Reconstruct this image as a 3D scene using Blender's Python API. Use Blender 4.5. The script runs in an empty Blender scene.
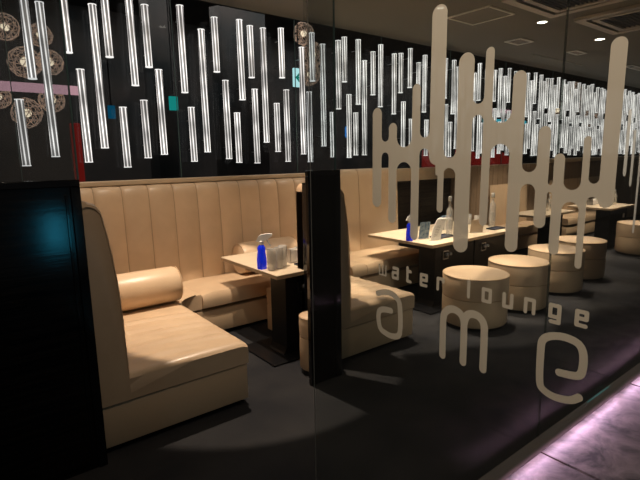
import bpy, bmesh, math, random
from mathutils import Vector, Matrix
random.seed(7)
sc = bpy.context.scene
COL = sc.collection
PI = math.pi

# ------------------------------------------------------------------ materials
def new_mat(name):
    m = bpy.data.materials.new(name); m.use_nodes = True
    nt = m.node_tree
    for n in list(nt.nodes): nt.nodes.remove(n)
    out = nt.nodes.new('ShaderNodeOutputMaterial')
    return m, nt, out

def N(nt, t, **kw):
    n = nt.nodes.new(t)
    for k, v in kw.items():
        if k in n.inputs: n.inputs[k].default_value = v
        else: setattr(n, k, v)
    return n

def pbr(name, col, rough=.5, metal=0, spec=.5, noise=None, bump=None, emis=None, es=0, coat=0, scale=(1, 1, 1), alpha=1, trans=0):
    """noise=(scale, colour2, detail)  bump=(scale, strength)"""
    m, nt, out = new_mat(name)
    b = N(nt, 'ShaderNodeBsdfPrincipled')
    b.inputs['Base Color'].default_value = (*col, 1)
    b.inputs['Roughness'].default_value = rough
    b.inputs['Metallic'].default_value = metal
    b.inputs['Specular IOR Level'].default_value = spec
    b.inputs['Coat Weight'].default_value = coat
    b.inputs['Transmission Weight'].default_value = trans
    b.inputs['Alpha'].default_value = alpha
    if emis:
        b.inputs['Emission Color'].default_value = (*emis, 1); b.inputs['Emission Strength'].default_value = es
    nt.links.new(b.outputs[0], out.inputs[0])
    tc = N(nt, 'ShaderNodeTexCoord'); mp = N(nt, 'ShaderNodeMapping'); mp.inputs['Scale'].default_value = scale
    nt.links.new(tc.outputs['Object'], mp.inputs[0])
    if noise:
        t = N(nt, 'ShaderNodeTexNoise'); t.inputs['Scale'].default_value = noise[0]; t.inputs['Detail'].default_value = noise[2]
        r = N(nt, 'ShaderNodeValToRGB')
        r.color_ramp.elements[0].position = .35; r.color_ramp.elements[1].position = .68
        r.color_ramp.elements[0].color = (*col, 1); r.color_ramp.elements[1].color = (*noise[1], 1)
        nt.links.new(mp.outputs[0], t.inputs[0]); nt.links.new(t.outputs[0], r.inputs[0]); nt.links.new(r.outputs[0], b.inputs['Base Color'])
    if bump:
        t = N(nt, 'ShaderNodeTexNoise'); t.inputs['Scale'].default_value = bump[0]; t.inputs['Detail'].default_value = 4
        bm_ = N(nt, 'ShaderNodeBump'); bm_.inputs['Strength'].default_value = bump[1]; bm_.inputs['Distance'].default_value = .01
        nt.links.new(mp.outputs[0], t.inputs[0]); nt.links.new(t.outputs[0], bm_.inputs['Height']); nt.links.new(bm_.outputs[0], b.inputs['Normal'])
    return m

def glass_mat(name, tint, refl=.06, frost=0, frostcol=(.5, .5, .5), rough=0.0, ior=1.45):
    m, nt, out = new_mat(name)
    tr = N(nt, 'ShaderNodeBsdfTransparent'); tr.inputs[0].default_value = (*tint, 1)
    gl = N(nt, 'ShaderNodeBsdfGlossy'); gl.inputs['Roughness'].default_value = rough; gl.inputs[0].default_value = (1, 1, 1, 1)
    fr = N(nt, 'ShaderNodeLayerWeight'); fr.inputs[0].default_value = .5
    pw = N(nt, 'ShaderNodeMath', operation='POWER'); pw.inputs[1].default_value = 5; nt.links.new(fr.outputs['Facing'], pw.inputs[0])
    ad = N(nt, 'ShaderNodeMath', operation='MULTIPLY_ADD'); ad.inputs[1].default_value = .38; ad.inputs[2].default_value = refl; ad.use_clamp = True
    nt.links.new(pw.outputs[0], ad.inputs[0])
    mx = N(nt, 'ShaderNodeMixShader'); nt.links.new(ad.outputs[0], mx.inputs[0])
    nt.links.new(tr.outputs[0], mx.inputs[1]); nt.links.new(gl.outputs[0], mx.inputs[2])
    last = mx
    if frost:
        df = N(nt, 'ShaderNodeBsdfDiffuse'); df.inputs[0].default_value = (*frostcol, 1)
        m2 = N(nt, 'ShaderNodeMixShader'); m2.inputs[0].default_value = frost
        nt.links.new(mx.outputs[0], m2.inputs[1]); nt.links.new(df.outputs[0], m2.inputs[2]); last = m2
    nt.links.new(last.outputs[0], out.inputs[0])
    return m

def emit(name, col, s):
    m, nt, out = new_mat(name)
    e = N(nt, 'ShaderNodeEmission'); e.inputs[0].default_value = (*col, 1); e.inputs[1].default_value = s
    nt.links.new(e.outputs[0], out.inputs[0]); return m

def rod_mat():
    m, nt, out = new_mat('lit_acrylic')
    tc = N(nt, 'ShaderNodeTexCoord'); sp = N(nt, 'ShaderNodeSeparateXYZ')
    nt.links.new(tc.outputs['Object'], sp.inputs[0])
    a = N(nt, 'ShaderNodeMath', operation='ARCTAN2'); nt.links.new(sp.outputs[1], a.inputs[0]); nt.links.new(sp.outputs[0], a.inputs[1])
    tw = N(nt, 'ShaderNodeMath', operation='MULTIPLY_ADD'); nt.links.new(sp.outputs[2], tw.inputs[0]); tw.inputs[1].default_value = .8
    nt.links.new(a.outputs[0], tw.inputs[2])
    k = N(nt, 'ShaderNodeMath', operation='MULTIPLY'); nt.links.new(tw.outputs[0], k.inputs[0]); k.inputs[1].default_value = 6
    s = N(nt, 'ShaderNodeMath', operation='SINE'); nt.links.new(k.outputs[0], s.inputs[0])
    r = N(nt, 'ShaderNodeMapRange'); r.inputs['From Min'].default_value = .15; r.inputs['From Max'].default_value = .95
    r.inputs['To Min'].default_value = .17; r.inputs['To Max'].default_value = 1.35
    nt.links.new(s.outputs[0], r.inputs['Value'])
    # light runs up and down the rod in soft beads
    nz = N(nt, 'ShaderNodeTexNoise'); nz.inputs['Scale'].default_value = 5; nz.inputs['Detail'].default_value = 1
    oi = N(nt, 'ShaderNodeObjectInfo')
    vm = N(nt, 'ShaderNodeVectorMath', operation='ADD'); nt.links.new(tc.outputs['Object'], vm.inputs[0]); nt.links.new(oi.outputs['Location'], vm.inputs[1])
    nt.links.new(vm.outputs[0], nz.inputs['Vector'])
    r2 = N(nt, 'ShaderNodeMapRange'); r2.inputs['From Min'].default_value = .3; r2.inputs['From Max'].default_value = .7
    r2.inputs['To Min'].default_value = .55; r2.inputs['To Max'].default_value = 1.45
    nt.links.new(nz.outputs[0], r2.inputs['Value'])
    mu = N(nt, 'ShaderNodeMath', operation='MULTIPLY'); nt.links.new(r.outputs[0], mu.inputs[0]); nt.links.new(r2.outputs[0], mu.inputs[1])
    e = N(nt, 'ShaderNodeEmission'); e.inputs[0].default_value = (1, .95, .9, 1); nt.links.new(mu.outputs[0], e.inputs[1])
    g = N(nt, 'ShaderNodeBsdfGlossy'); g.inputs['Roughness'].default_value = .1; g.inputs[0].default_value = (.25, .25, .25, 1)
    ad = N(nt, 'ShaderNodeAddShader'); nt.links.new(e.outputs[0], ad.inputs[0]); nt.links.new(g.outputs[0], ad.inputs[1])
    nt.links.new(ad.outputs[0], out.inputs[0]); return m

def black_wood():
    m, nt, out = new_mat('black_wood')
    b = N(nt, 'ShaderNodeBsdfPrincipled'); b.inputs['Roughness'].default_value = .12; b.inputs['Specular IOR Level'].default_value = .45
    tc = N(nt, 'ShaderNodeTexCoord'); mp = N(nt, 'ShaderNodeMapping'); mp.inputs['Scale'].default_value = (.7, .7, 16)
    t = N(nt, 'ShaderNodeTexNoise'); t.inputs['Scale'].default_value = 3; t.inputs['Detail'].default_value = 6; t.inputs['Roughness'].default_value = .65
    r = N(nt, 'ShaderNodeValToRGB'); r.color_ramp.elements[0].position = .4; r.color_ramp.elements[0].color = (.002, .002, .0025, 1)
    r.color_ramp.elements[1].position = .8; r.color_ramp.elements[1].color = (.017, .014, .012, 1)
    bp_ = N(nt, 'ShaderNodeBump'); bp_.inputs['Strength'].default_value = .12; bp_.inputs['Distance'].default_value = .002
    nt.links.new(tc.outputs['Object'], mp.inputs[0]); nt.links.new(mp.outputs[0], t.inputs[0]); nt.links.new(t.outputs[0], r.inputs[0])
    nt.links.new(r.outputs[0], b.inputs['Base Color']); nt.links.new(t.outputs[0], bp_.inputs['Height']); nt.links.new(bp_.outputs[0], b.inputs['Normal'])
    nt.links.new(b.outputs[0], out.inputs[0]); return m

def marble():
    m, nt, out = new_mat('marble')
    b = N(nt, 'ShaderNodeBsdfPrincipled'); b.inputs['Roughness'].default_value = .42
    tc = N(nt, 'ShaderNodeTexCoord')
    t = N(nt, 'ShaderNodeTexNoise'); t.inputs['Scale'].default_value = 4.2; t.inputs['Detail'].default_value = 11; t.inputs['Distortion'].default_value = .9; t.inputs['Roughness'].default_value = .68
    r = N(nt, 'ShaderNodeValToRGB')
    r.color_ramp.elements[0].position = .36; r.color_ramp.elements[0].color = (.05, .05, .045, 1)
    r.color_ramp.elements[1].position = .7; r.color_ramp.elements[1].color = (.42, .36, .33, 1)
    nt.links.new(tc.outputs['Object'], t.inputs[0]); nt.links.new(t.outputs[0], r.inputs[0]); nt.links.new(r.outputs[0], b.inputs['Base Color'])
    nt.links.new(b.outputs[0], out.inputs[0]); return m

M = dict(
    leather=pbr('cream_leather', (.60, .43, .275), .36, noise=(5, (.66, .485, .315), 3), bump=(55, .10)),
    leather2=pbr('cream_leather_plain', (.62, .45, .285), .42, bump=(50, .08)),
    piping=pbr('leather_piping', (.42, .30, .19), .45),
    kick=pbr('black_plinth', (.006, .006, .006), .5),
    carpet=pbr('carpet', (.024, .0245, .028), .95, spec=.15, noise=(2.2, (.040, .039, .040), 6), bump=(260, .5)),
    marble=marble(),
    ceiling=pbr('ceiling_paint', (.155, .143, .11), .8, noise=(1.2, (.17, .157, .12), 2)),
    fixture=pbr('fixture_metal', (.44, .38, .29), .5),
    grille=pbr('grille_dark', (.03, .028, .025), .6),
    wood=pbr('tan_panel', (.30, .205, .125), .5, noise=(2.5, (.36, .25, .16), 5), scale=(1, 1, .25)),
    ledge=pbr('tan_ledge', (.5, .38, .25), .4),
    bwood=black_wood(),
    btrim=pbr('gloss_black_trim', (.004, .004, .005), .08, spec=.7),
    tabletop=pbr('table_laminate', (.66, .53, .37), .32, noise=(3, (.72, .585, .42), 5), scale=(1, 6, 1)),
    tedge=pbr('table_edge', (.40, .29, .18), .4),
    tblack=pbr('table_black', (.006, .006, .007), .4, spec=.2),
    steel=pbr('steel', (.38, .38, .39), .3, metal=1),
    channel=pbr('channel_metal', (.11, .085, .075), .4, metal=.0),
    glass=glass_mat('clear_pane', (.95, .965, .96), .004, frost=.004, frostcol=(.55, .5, .45)),  # tiny diffuse share is a painted-in veil of light
    glass_logo=glass_mat('logo_pane', (.94, .945, .94), .006, frost=.006, frostcol=(.5, .47, .42)),  # diffuse share paints the milky haze over the logo glass
    glass_panel=glass_mat('partition_pane', (.85, .87, .88), .02, frost=.05, frostcol=(.6, .55, .5)),  # diffuse share imitates the grey haze reflected in this pane
    glass_back=glass_mat('smoked_pane', (.46, .48, .50), .008),
    glass_edge=pbr('glass_edge', (.05, .075, .065), .25, emis=(.3, .6, .5), es=.012), seam=glass_mat('pane_seam', (.6, .62, .6), .02, frost=.1), frame_white=pbr('frame_paint', (.85, .8, .68), .5),
    edge_glint=emit('cyan_edge_glint', (.15, .75, .72), .6),
    decal=glass_mat('frosted_film', (.9, .9, .9), 0, frost=.95, frostcol=(.78, .69, .55), rough=.5),
    rod=rod_mat(), rodcap=emit('rod_rim', (1, .97, .93), 1.0),
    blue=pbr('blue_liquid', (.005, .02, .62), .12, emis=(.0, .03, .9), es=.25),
    white=pbr('white_plastic', (.8, .78, .74), .4),
    paper=pbr('white_paper', (.85, .82, .76), .6),
    clear=glass_mat('tumbler_glass', (.93, .93, .93), .12, frost=.42, frostcol=(.95, .92, .86)),
    bottle=glass_mat('bottle_glass', (.88, .88, .87), .16, frost=.24, frostcol=(.95, .92, .85)),
    cap=pbr('silver_cap', (.75, .73, .68), .3, metal=.4),
    tray=pbr('slate_tray', (.03, .035, .06), .4),
    navy=pbr('navy_card', (.03, .08, .16), .4, noise=(30, (.25, .32, .36), 4)),
    tanbox=pbr('tan_card', (.46, .35, .24), .5),
    globe=pbr('globe_crystal', (.75, .52, .36), .2, emis=(1, .68, .48), es=.75),
    bulb=emit('warm_bulb', (1, .75, .48), 5),
    cord=pbr('dark_cord', (.02, .02, .02), .6),
    hallwall=pbr('hall_wall', (.085, .075, .07), .6, noise=(1.5, (.02, .03, .035), 3)),
    hallfloor=pbr('hall_floor', (.02, .018, .018), .3),
    pink=emit('pink_tube', (1, .52, .55), 2.0),
    cyan=emit('cyan_tube', (.1, .75, .85), 1.8),
    teal=emit('teal_reflection', (.02, .55, .45), 1.6),
    cyanblue=emit('cyan_reflection', (.01, .25, .45), .8),
    blueneon=emit('blue_neon', (.05, .35, 1), 2.2),
    red=pbr('red_reflection', (.42, .02, .015), .6, emis=(.6, .03, .02), es=.6),  # own glow imitates red reflections in the dark glass
    signw=emit('sign_white', (.6, 1, .93), 3.2), signg=emit('sign_green', (0, .55, .38), 1.1),
    dl=emit('downlight_glow', (1, .93, .8), 9),
)

# ------------------------------------------------------------------ mesh helpers
def obj(name, bm, mats, parent=None, smooth=False, loc=None):
    me = bpy.data.meshes.new(name)
    bm.normal_update(); bm.to_mesh(me); bm.free()
    if not isinstance(mats, (list, tuple)): mats = [mats]
    for m in mats: me.materials.append(m)
    if smooth:
        for p in me.polygons: p.use_smooth = True
        try: me.set_sharp_from_angle(angle=math.radians(38))
        except Exception: pass
    o = bpy.data.objects.new(name, me); COL.objects.link(o)
    if parent: o.parent = parent
    if loc: o.location = loc
    return o

def tag(o, label, cat, group=None, kind=None):
    o['label'] = label; o['category'] = cat
    if group: o['group'] = group
    if kind: o['kind'] = kind
    return o

def thing(name, label, cat, loc=(0, 0, 0), rz=0, group=None):
    o = bpy.data.objects.new(name, None); COL.objects.link(o)
    o.empty_display_size = .1; o.location = loc; o.rotation_euler = (0, 0, rz)
    return tag(o, label, cat, group)

def struct(name, bm, m, parent=None, smooth=False):
    o = obj(name, bm, m, parent, smooth)
    if not parent: o['kind'] = 'structure'
    return o

def copy_tree(o, parent=None):
    c = o.copy(); COL.objects.link(c)
    if parent: c.parent = parent
    for ch in list(o.children): copy_tree(ch, c)
    return c

def box(bm, x0, x1, y0, y1, z0, z1, bev=0, seg=2, mi=0):
    vs = [bm.verts.new((x, y, z)) for z in (z0, z1) for y in (y0, y1) for x in (x0, x1)]
    F = [(0, 2, 3, 1), (4, 5, 7, 6), (0, 1, 5, 4), (2, 6, 7, 3), (0, 4, 6, 2), (1, 3, 7, 5)]
    fs = [bm.faces.new([vs[i] for i in f]) for f in F]
    for f in fs: f.material_index = mi
    if bev:
        es = list({e for f in fs for e in f.edges})
        r = bmesh.ops.bevel(bm, geom=es, offset=bev, segments=seg, profile=.5, affect='EDGES')
        for f in r['faces']: f.material_index = mi
    return bm

def B(*a, **k):
    bm = bmesh.new(); return box(bm, *a, **k)

def lathe(bm, prof, n=24, c=(0, 0, 0), mi=0, arc=2 * PI):
    rings = []
    for r, z in prof:
        if r < 1e-5: rings.append([bm.verts.new((c[0], c[1], c[2] + z))])
        else: rings.append([bm.verts.new((c[0] + r * math.cos(2 * PI * i / n), c[1] + r * math.sin(2 * PI * i / n), c[2] + z)) for i in range(n)])
    for a, b in zip(rings, rings[1:]):
        for i in range(n):
            j = (i + 1) % n
            if len(a) == 1 and len(b) == 1: continue
            if len(a) == 1: f = bm.faces.new((a[0], b[j], b[i])) if False else bm.faces.new((a[0], b[i], b[j]))
            elif len(b) == 1: f = bm.faces.new((a[i], a[j], b[0]))
            else: f = bm.faces.new((a[i], a[j], b[j], b[i]))
            f.material_index = mi
    bmesh.ops.recalc_face_normals(bm, faces=bm.faces)
    return bm

def loft(bm, sections, cap=True):
    """sections: list of closed rings of 3-D points"""
    rs = [[bm.verts.new(p) for p in s] for s in sections]
    n = len(rs[0])
    for a, b in zip(rs, rs[1:]):
        for i in range(n):
            j = (i + 1) % n
            bm.faces.new((a[i], a[j], b[j], b[i]))
    if cap:
        bm.faces.new(rs[0][::-1]); bm.faces.new(rs[-1])
    bmesh.ops.recalc_face_normals(bm, faces=bm.faces)
    return bm

def prism(bm, poly, z0, z1, bev=0, seg=2):
    a = [bm.verts.new((x, y, z0)) for x, y in poly]; b = [bm.verts.new((x, y, z1)) for x, y in poly]
    n = len(poly); top = bm.faces.new(b); bot = bm.faces.new(a[::-1])
    for i in range(n):
        j = (i + 1) % n; bm.faces.new((a[i], a[j], b[j], b[i]))
    if bev:
        es = list(top.edges)
        bmesh.ops.bevel(bm, geom=es, offset=bev, segments=seg, profile=.5, affect='EDGES')
    bmesh.ops.recalc_face_normals(bm, faces=bm.faces)
    return bm

def marching(bm, f, y0, y1, z0, z1, h, X):
    """flat film: every point (y, z) of the plane x = X where f < 0"""
    ny = int((y1 - y0) / h) + 1; nz = int((z1 - z0) / h) + 1
    V = [[f(y0 + i * h, z0 + j * h) for i in range(ny + 1)] for j in range(nz + 1)]
    cache = {}
    def vert(y, z):
        k = (round(y, 5), round(z, 5))
        if k not in cache: cache[k] = bm.verts.new((X, y, z))
        return cache[k]
    for j in range(nz):
        i = 0
        while i < ny:
            c = [V[j][i], V[j][i + 1], V[j + 1][i + 1], V[j + 1][i]]
            if all(v < 0 for v in c):
                k = i
                while k + 1 < ny and V[j][k + 2] < 0 and V[j + 1][k + 2] < 0: k += 1
                a, b = y0 + i * h, y0 + (k + 1) * h; p, q = z0 + j * h, z0 + (j + 1) * h
                bm.faces.new((vert(a, p), vert(b, p), vert(b, q), vert(a, q)))
                i = k + 1; continue
            if any(v < 0 for v in c):
                P = [(y0 + i * h, z0 + j * h), (y0 + (i + 1) * h, z0 + j * h), (y0 + (i + 1) * h, z0 + (j + 1) * h), (y0 + i * h, z0 + (j + 1) * h)]
                poly = []
                for a in range(4):
                    b = (a + 1) % 4
                    if c[a] < 0: poly.append(P[a])
                    if (c[a] < 0) != (c[b] < 0):
                        t = c[a] / (c[a] - c[b]); t = min(max(t, .02), .98)
                        poly.append((P[a][0] + t * (P[b][0] - P[a][0]), P[a][1] + t * (P[b][1] - P[a][1])))
                vs = []
                for p in poly:
                    v = vert(*p)
                    if v not in vs: vs.append(v)
                if len(vs) >= 3:
                    try: bm.faces.new(vs)
                    except ValueError: pass
            i += 1
    return bm

# ------------------------------------------------------------------ camera (solved from the photo's vanishing points)
f_px = 475.0; pitch = math.radians(9.95); roll = math.radians(-.87); yaw = math.radians(37.95)
fw = Vector((math.sin(yaw) * math.cos(pitch), math.cos(yaw) * math.cos(pitch), -math.sin(pitch)))
rt = Vector((math.cos(yaw), -math.sin(yaw), 0)); up = rt.cross(fw)
r2 = rt * math.cos(roll) + up * math.sin(roll); u2 = -rt * math.sin(roll) + up * math.cos(roll)
cam = bpy.data.objects.new('camera', bpy.data.cameras.new('camera')); COL.objects.link(cam)
mw = Matrix.Identity(4)
for i in range(3): mw[i][0] = r2[i]; mw[i][1] = u2[i]; mw[i][2] = -fw[i]
mw[0][3], mw[1][3], mw[2][3] = 0, 0, 1.6
cam.matrix_world = mw
cam.data.sensor_width = 36; cam.data.lens = f_px / 640 * 36; cam.data.clip_start = .05; cam.data.clip_end = 80
sc.camera = cam

# ------------------------------------------------------------------ setting
CZ = 3.12; YB = 4.62
bm = B(-2.2, 17, 1.12, 4.75, -.1, 0); struct('floor', bm, M['carpet'])
struct('floor', B(-2.2, .915, -2.6, 1.12, -.1, 0), M['carpet'])
struct('ceiling', B(-2.2, 17, -2.6, YB + .04, CZ, CZ + .1), M['ceiling'])
# back wall: tan upper ledge band, black wood below it in the gap, tan boarding beyond
struct('wall_back', B(-2.2, 4.80, YB - .06, YB + .1, 0, 1.40), M['wood'])
struct('wall_back', B(4.80, 6.18, YB - .03, YB + .1, 0, 1.25), pbr('dark_brown_wood', (.012, .008, .006), .3, noise=(3, (.05, .035, .022), 6), scale=(.6, 1, 14)))
struct('wall_back', B(4.80, 6.18, YB - .12, YB + .1, 1.25, 1.42), M['ledge'])
bm = bmesh.new(); x = 6.18
while x < 17:
    box(bm, x, min(x + .145, 17), YB - .09, YB + .1, 0, 1.42, bev=.006, seg=1); x += .15
struct('wall_back', bm, M['wood'])
struct('trim_1', B(9.0, 17, YB - .14, YB + .1, 1.42, 1.5, bev=.01), M['ledge'])
struct('trim_2', B(-2.2, 4.86, YB - .12, YB - .061, 1.37, 1.415, bev=.008), M['ledge'])
struct('wall_right', B(17, 17.1, -2.6, 9, 0, 4.2), M['hallwall'])
struct('wall_left', B(-2.3, -2.2, -2.6, 9, 0, 4.2), M['hallwall'])
# smoked glass along the back, in panes
xs = [-2.2, .50, 1.86, 3.28, 4.66, 6.1, 7.6, 9.2, 11, 13, 15, 17]
for n, (a, b) in enumerate(zip(xs, xs[1:])):
    w = struct('window_%d' % (n + 1), B(a + .002, b - .002, YB, YB + .012, 1.40, CZ), M['glass_back'])
    obj('pane_edge', B(a - .003, a + .003, YB - .006, YB + .0, 1.42, CZ), M['glass_edge'], w)
# invented hall beyond the smoked glass, room for stand-ins of reflections
struct('floor', B(-2.2, 17, 4.75, 9, -.1, 0), M['hallfloor'])
struct('wall_hall', B(-2.2, 17, 9, 9.1, 0, 4.2), M['hallwall'])
struct('ceiling', B(-2.2, 17, YB + .04, 9, 4.1, 4.2), M['hallwall'])
# corridor floor of marble on this side of the glass front
bm = bmesh.new()
for a, b in ((.92, 2.365), (2.385, 3.6), (3.62, 5.2), (5.203, 17)):
    for c, d in ((-.2, .585), (.589, 1.118)):
        box(bm, a, b, c, d, -.1, 0.0)
for c, d in ((-2.6, -.85), (-.847, -.203)): box(bm, .92, 17, c, d, -.1, 0)
struct('floor', bm, M['marble'])
struct('trim_3', B(.915, 17, 1.118, 1.2, -.1, .004), M['channel'])
struct('trim_4', B(2.37, 2.382, .98, 1.118, -.05, .006), M['channel'])

# facade glass panes
for n, (a, b, m) in enumerate(((.912, 2.488, 'glass'), (2.496, 6.2, 'glass'), (6.21, 17, 'glass'))):
    w = struct('window_%d' % (20 + n), B(a, b, 1.194, 1.206, 0, CZ), M[m])
    if n: obj('pane_edge', B(a - .002, a - .0005, 1.194, 1.206, 0, CZ), M['seam'], w)
    if n == 1: obj('edge_glint', B(3.11, 3.45, 1.188, 1.192, .0, .004), M['edge_glint'], w)  # glowing sliver paints the cyan glint at the foot of the glass

# low black partitions with clear panes on top
def partition(name, label, x0, x1, inner):
    t = thing(name, label, 'partition', ((x0 + x1) / 2, 2.53, 0))
    c = (x0 + x1) / 2
    obj('panel', B(x0 - c + .02, x1 - c - .04, -.008, .012, 0.0, 1.475), M['bwood'], t)
    bm = B(x0 - c, x1 - c, -.018, .018, 1.475, 1.51, bev=.004)
    obj('top_rail', bm, M['btrim'], t)
    obj('edge_post', B(x1 - c - .045, x1 - c, -.018, .018, 0, 1.475, bev=.004), M['btrim'], t)
    obj('inner_trim', B(x1 - c - inner, x1 - c - inner + .012, -.014, -.008, .02, 1.44, bev=.002), M['btrim'], t)
    if x0 > 0: obj('edge_post', B(x0 - c, x0 - c + .02, -.018, .018, 0, 1.475, bev=.004), M['btrim'], t)
    return t
partition('wood_partition', 'wide glossy black wood partition at the left in front of the nearest sofa', -2.2, .505, .07)
partition('wood_partition', 'narrow glossy black wood partition post between the two sofa booths', 1.868, 2.148, .055)
w = struct('window_30', B(-2.2, .50, 2.524, 2.536, 1.51, CZ), M['glass_panel'])
obj('pane_edge', B(.5, .506, 2.522, 2.538, 1.51, CZ), M['glass_edge'], w)
w = struct('window_31', B(1.872, 2.112, 2.524, 2.536, 1.51, CZ), M['glass_panel'])
obj('pane_edge', B(2.112, 2.116, 2.522, 2.538, 1.51, CZ), M['glass_edge'], w)

# ------------------------------------------------------------------ logo glass, plane x = 0.9
LX = .90; KS = .90 / 1.88   # film measured on a plane at 1.88, carried to the pane's real distance
K = lambda y, z: (y * KS, 1.6 + (z - 1.6) * KS)
lg = struct('window_40', B(LX, LX + .01, -.6, 1.197, 0, CZ), M['glass_logo'])
obj('pane_edge', B(LX - .0005, LX + .0015, 1.197, 1.1985, 0, CZ), pbr('pale_edge', (.2, .19, .17), .3), lg)
strips = [(1.888, .069, 1.854, 1.319), (1.772, .057, 1.768, 1.24), (1.616, .052, 1.945, 1.167), (1.487, .086, 2.279, 1.552), (1.457, .036, 1.63, 1.323),
          (1.332, .081, 2.043, 1.144), (1.216, .041, 2.046, 1.283), (1.076, .058, 1.931, 1.184), (.959, .050, 1.705, 1.301), (.894, .041, 1.598, 1.2),
          (.796, .026, 1.66, 1.16), (.718, .054, 1.99, 1.401)]
strips = [(c * KS, w_ * KS, 1.6 + (t - 1.6) * KS, 1.6 + (b - 1.6) * KS) for c, w_, t, b in strips]
# (index a, index b, top of bridge, bottom of bridge)
bridges = [(0, 1, 1.674, 1.617), (1, 2, 1.642, 1.566), (2, 3, 1.685, 1.632), (3, 5, 1.585, 1.538), (5, 6, 1.818, 1.771), (6, 7, 1.73, 1.642),
           (7, 8, 1.525, 1.477), (8, 9, 1.476, 1.449), (9, 10, 1.46, 1.414), (10, 11, 1.487, 1.438)]
bridges = [(a, b, 1.6 + (t - 1.6) * KS, 1.6 + (q - 1.6) * KS) for a, b, t, q in bridges]
def strip_f(S, BR):
    def f(y, z):
        d = 1e9
        for c, w_, t, b in S:
            r = w_ / 2; zz = min(max(z, b + r), t - r)
            d = min(d, math.hypot(y - c, z - zz) - r)
        for a, b, t, bo in BR:
            ya = S[a][0]; yb = S[b][0]
            if not (yb <= y <= ya): continue
            ga = ya - S[a][1] / 2; gb = yb + S[b][1] / 2; w2 = (ga - gb) / 2; m = (ga + gb) / 2
            u = min(abs(y - m), w2); e = w2 - math.sqrt(max(w2 * w2 - u * u, 0)); e = min(e, w2)
            d = min(d, max(z - (t + e), (bo - e) - z))
        return d
    return f
bm = marching(bmesh.new(), strip_f(strips, bridges), .68 * KS, 1.935 * KS, 1.37, 1.935, .002, LX - .001)
obj('rain_pattern', bm, M['decal'], lg)

def stroke_f(paths):
    segs = []
    for pts, w_ in paths:
        for a, b in zip(pts, pts[1:]): segs.append((a, b, w_ / 2))
    def f(y, z):
        d = 1e9
        for (ay, az), (by, bz), r in segs:
            dy, dz = by - ay, bz - az; L = dy * dy + dz * dz
            t = 0 if L == 0 else min(max(((y - ay) * dy + (z - az) * dz) / L, 0), 1)
            d = min(d, math.hypot(y - ay - t * dy, z - az - t * dz) - r)
        return d
    return f
def smooth(p, n=3):
    """Catmull-Rom through the points"""
    out = []
    for i in range(len(p) - 1):
        a = p[max(i - 1, 0)]; b = p[i]; c = p[i + 1]; d = p[min(i + 2, len(p) - 1)]
        for k in range(n):
            t = k / n
            out.append(tuple(.5 * (2 * b[q] + (c[q] - a[q]) * t + (2 * a[q] - 5 * b[q] + 4 * c[q] - d[q]) * t * t + (3 * b[q] - a[q] - 3 * c[q] + d[q]) * t ** 3) for q in (0, 1)))
    out.append(p[-1]); return out
ga = [[(1.876, .822), (1.821, .841), (1.765, .843), (1.722, .82), (1.705, .78), (1.703, .632), (1.755, .598), (1.818, .602), (1.858, .625), (1.868, .706), (1.835, .736), (1.773, .744)]]
gm = [[(1.414, .6), (1.415, .785), (1.402, .833), (1.367, .855), (1.326, .85), (1.30, .822), (1.293, .77), (1.292, .604)],
      [(1.294, .80), (1.28, .844), (1.248, .86), (1.21, .853), (1.187, .824), (1.183, .77), (1.182, .607)]]
ge = [[(.835, .718), (.77, .727), (.749, .751), (.748, .82), (.769, .861), (.823, .873), (.879, .861), (.911, .834), (.916, .78), (.912, .65), (.892, .618), (.845, .606), (.785, .617), (.752, .642)]]
for g, w_ in ((ga, .034), (gm, .038), (ge, .032)):
    g = [[K(*q) for q in p] for p in g]; ps = [(smooth(p), w_ * KS) for p in g]
    ys = [q[0] for p in g for q in p]; zs = [q[1] for p in g for q in p]
    bm = marching(bmesh.new(), stroke_f(ps), min(ys) - .015, max(ys) + .015, min(zs) - .015, max(zs) + .015, .002, LX - .001)
    obj('large_letter', bm, M['decal'], lg)
# small row "water lounge"; glyphs on a 0..1 (width .048) x 0..1 (x-height .066) box
GL = dict(
    w=[[(0, 1), (0, 0), (.5, 0), (.5, 1)], [(.5, 0), (1, 0), (1, 1)]],
    a=[[(.1, 1), (1, 1), (1, 0), (0, 0), (0, .55), (1, .55)]],
    t=[[(.3, 1.35), (.3, 0), (.9, 0)], [(.3, 1), (.9, 1)]],
    e=[[(.1, .5), (1, .5), (1, 1), (0, 1), (0, 0), (.95, 0)]],
    r=[[(0, 0), (0, 1), (.9, 1), (.9, .75)]],
    l=[[(.5, 0), (.5, 1.4)]],
    o=[[(0, 0), (0, 1), (1, 1), (1, 0), (0, 0)]],
    u=[[(0, 1), (0, 0), (1, 0), (1, 1)]],
    n=[[(0, 0), (0, 1), (1, 1), (1, 0)]],
    g=[[(1, 1), (0, 1), (0, .15), (1, .15)], [(1, 1), (1, -.25), (.1, -.25)]])
for ch, yc in zip('waterlounge', (1.838, 1.742, 1.648, 1.544, 1.437, 1.276, 1.180, 1.076, .976, .870, .766)):
    W = (.05 if ch == 'w' else .036) * KS; Hh = .055 * KS; yc *= KS; z0 = 1.6 + (.938 - 1.6) * KS
    ps = [([(yc + W / 2 - u * W, z0 + v * Hh) for u, v in p], (.0095 if ch == 'w' else .0165) * KS) for p in GL[ch]]
    bm = marching(bmesh.new(), stroke_f(ps), yc - .017, yc + .017, 1.26, 1.335, .0015, LX - .001)
    obj('small_letter', bm, M['decal'], lg)
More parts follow.
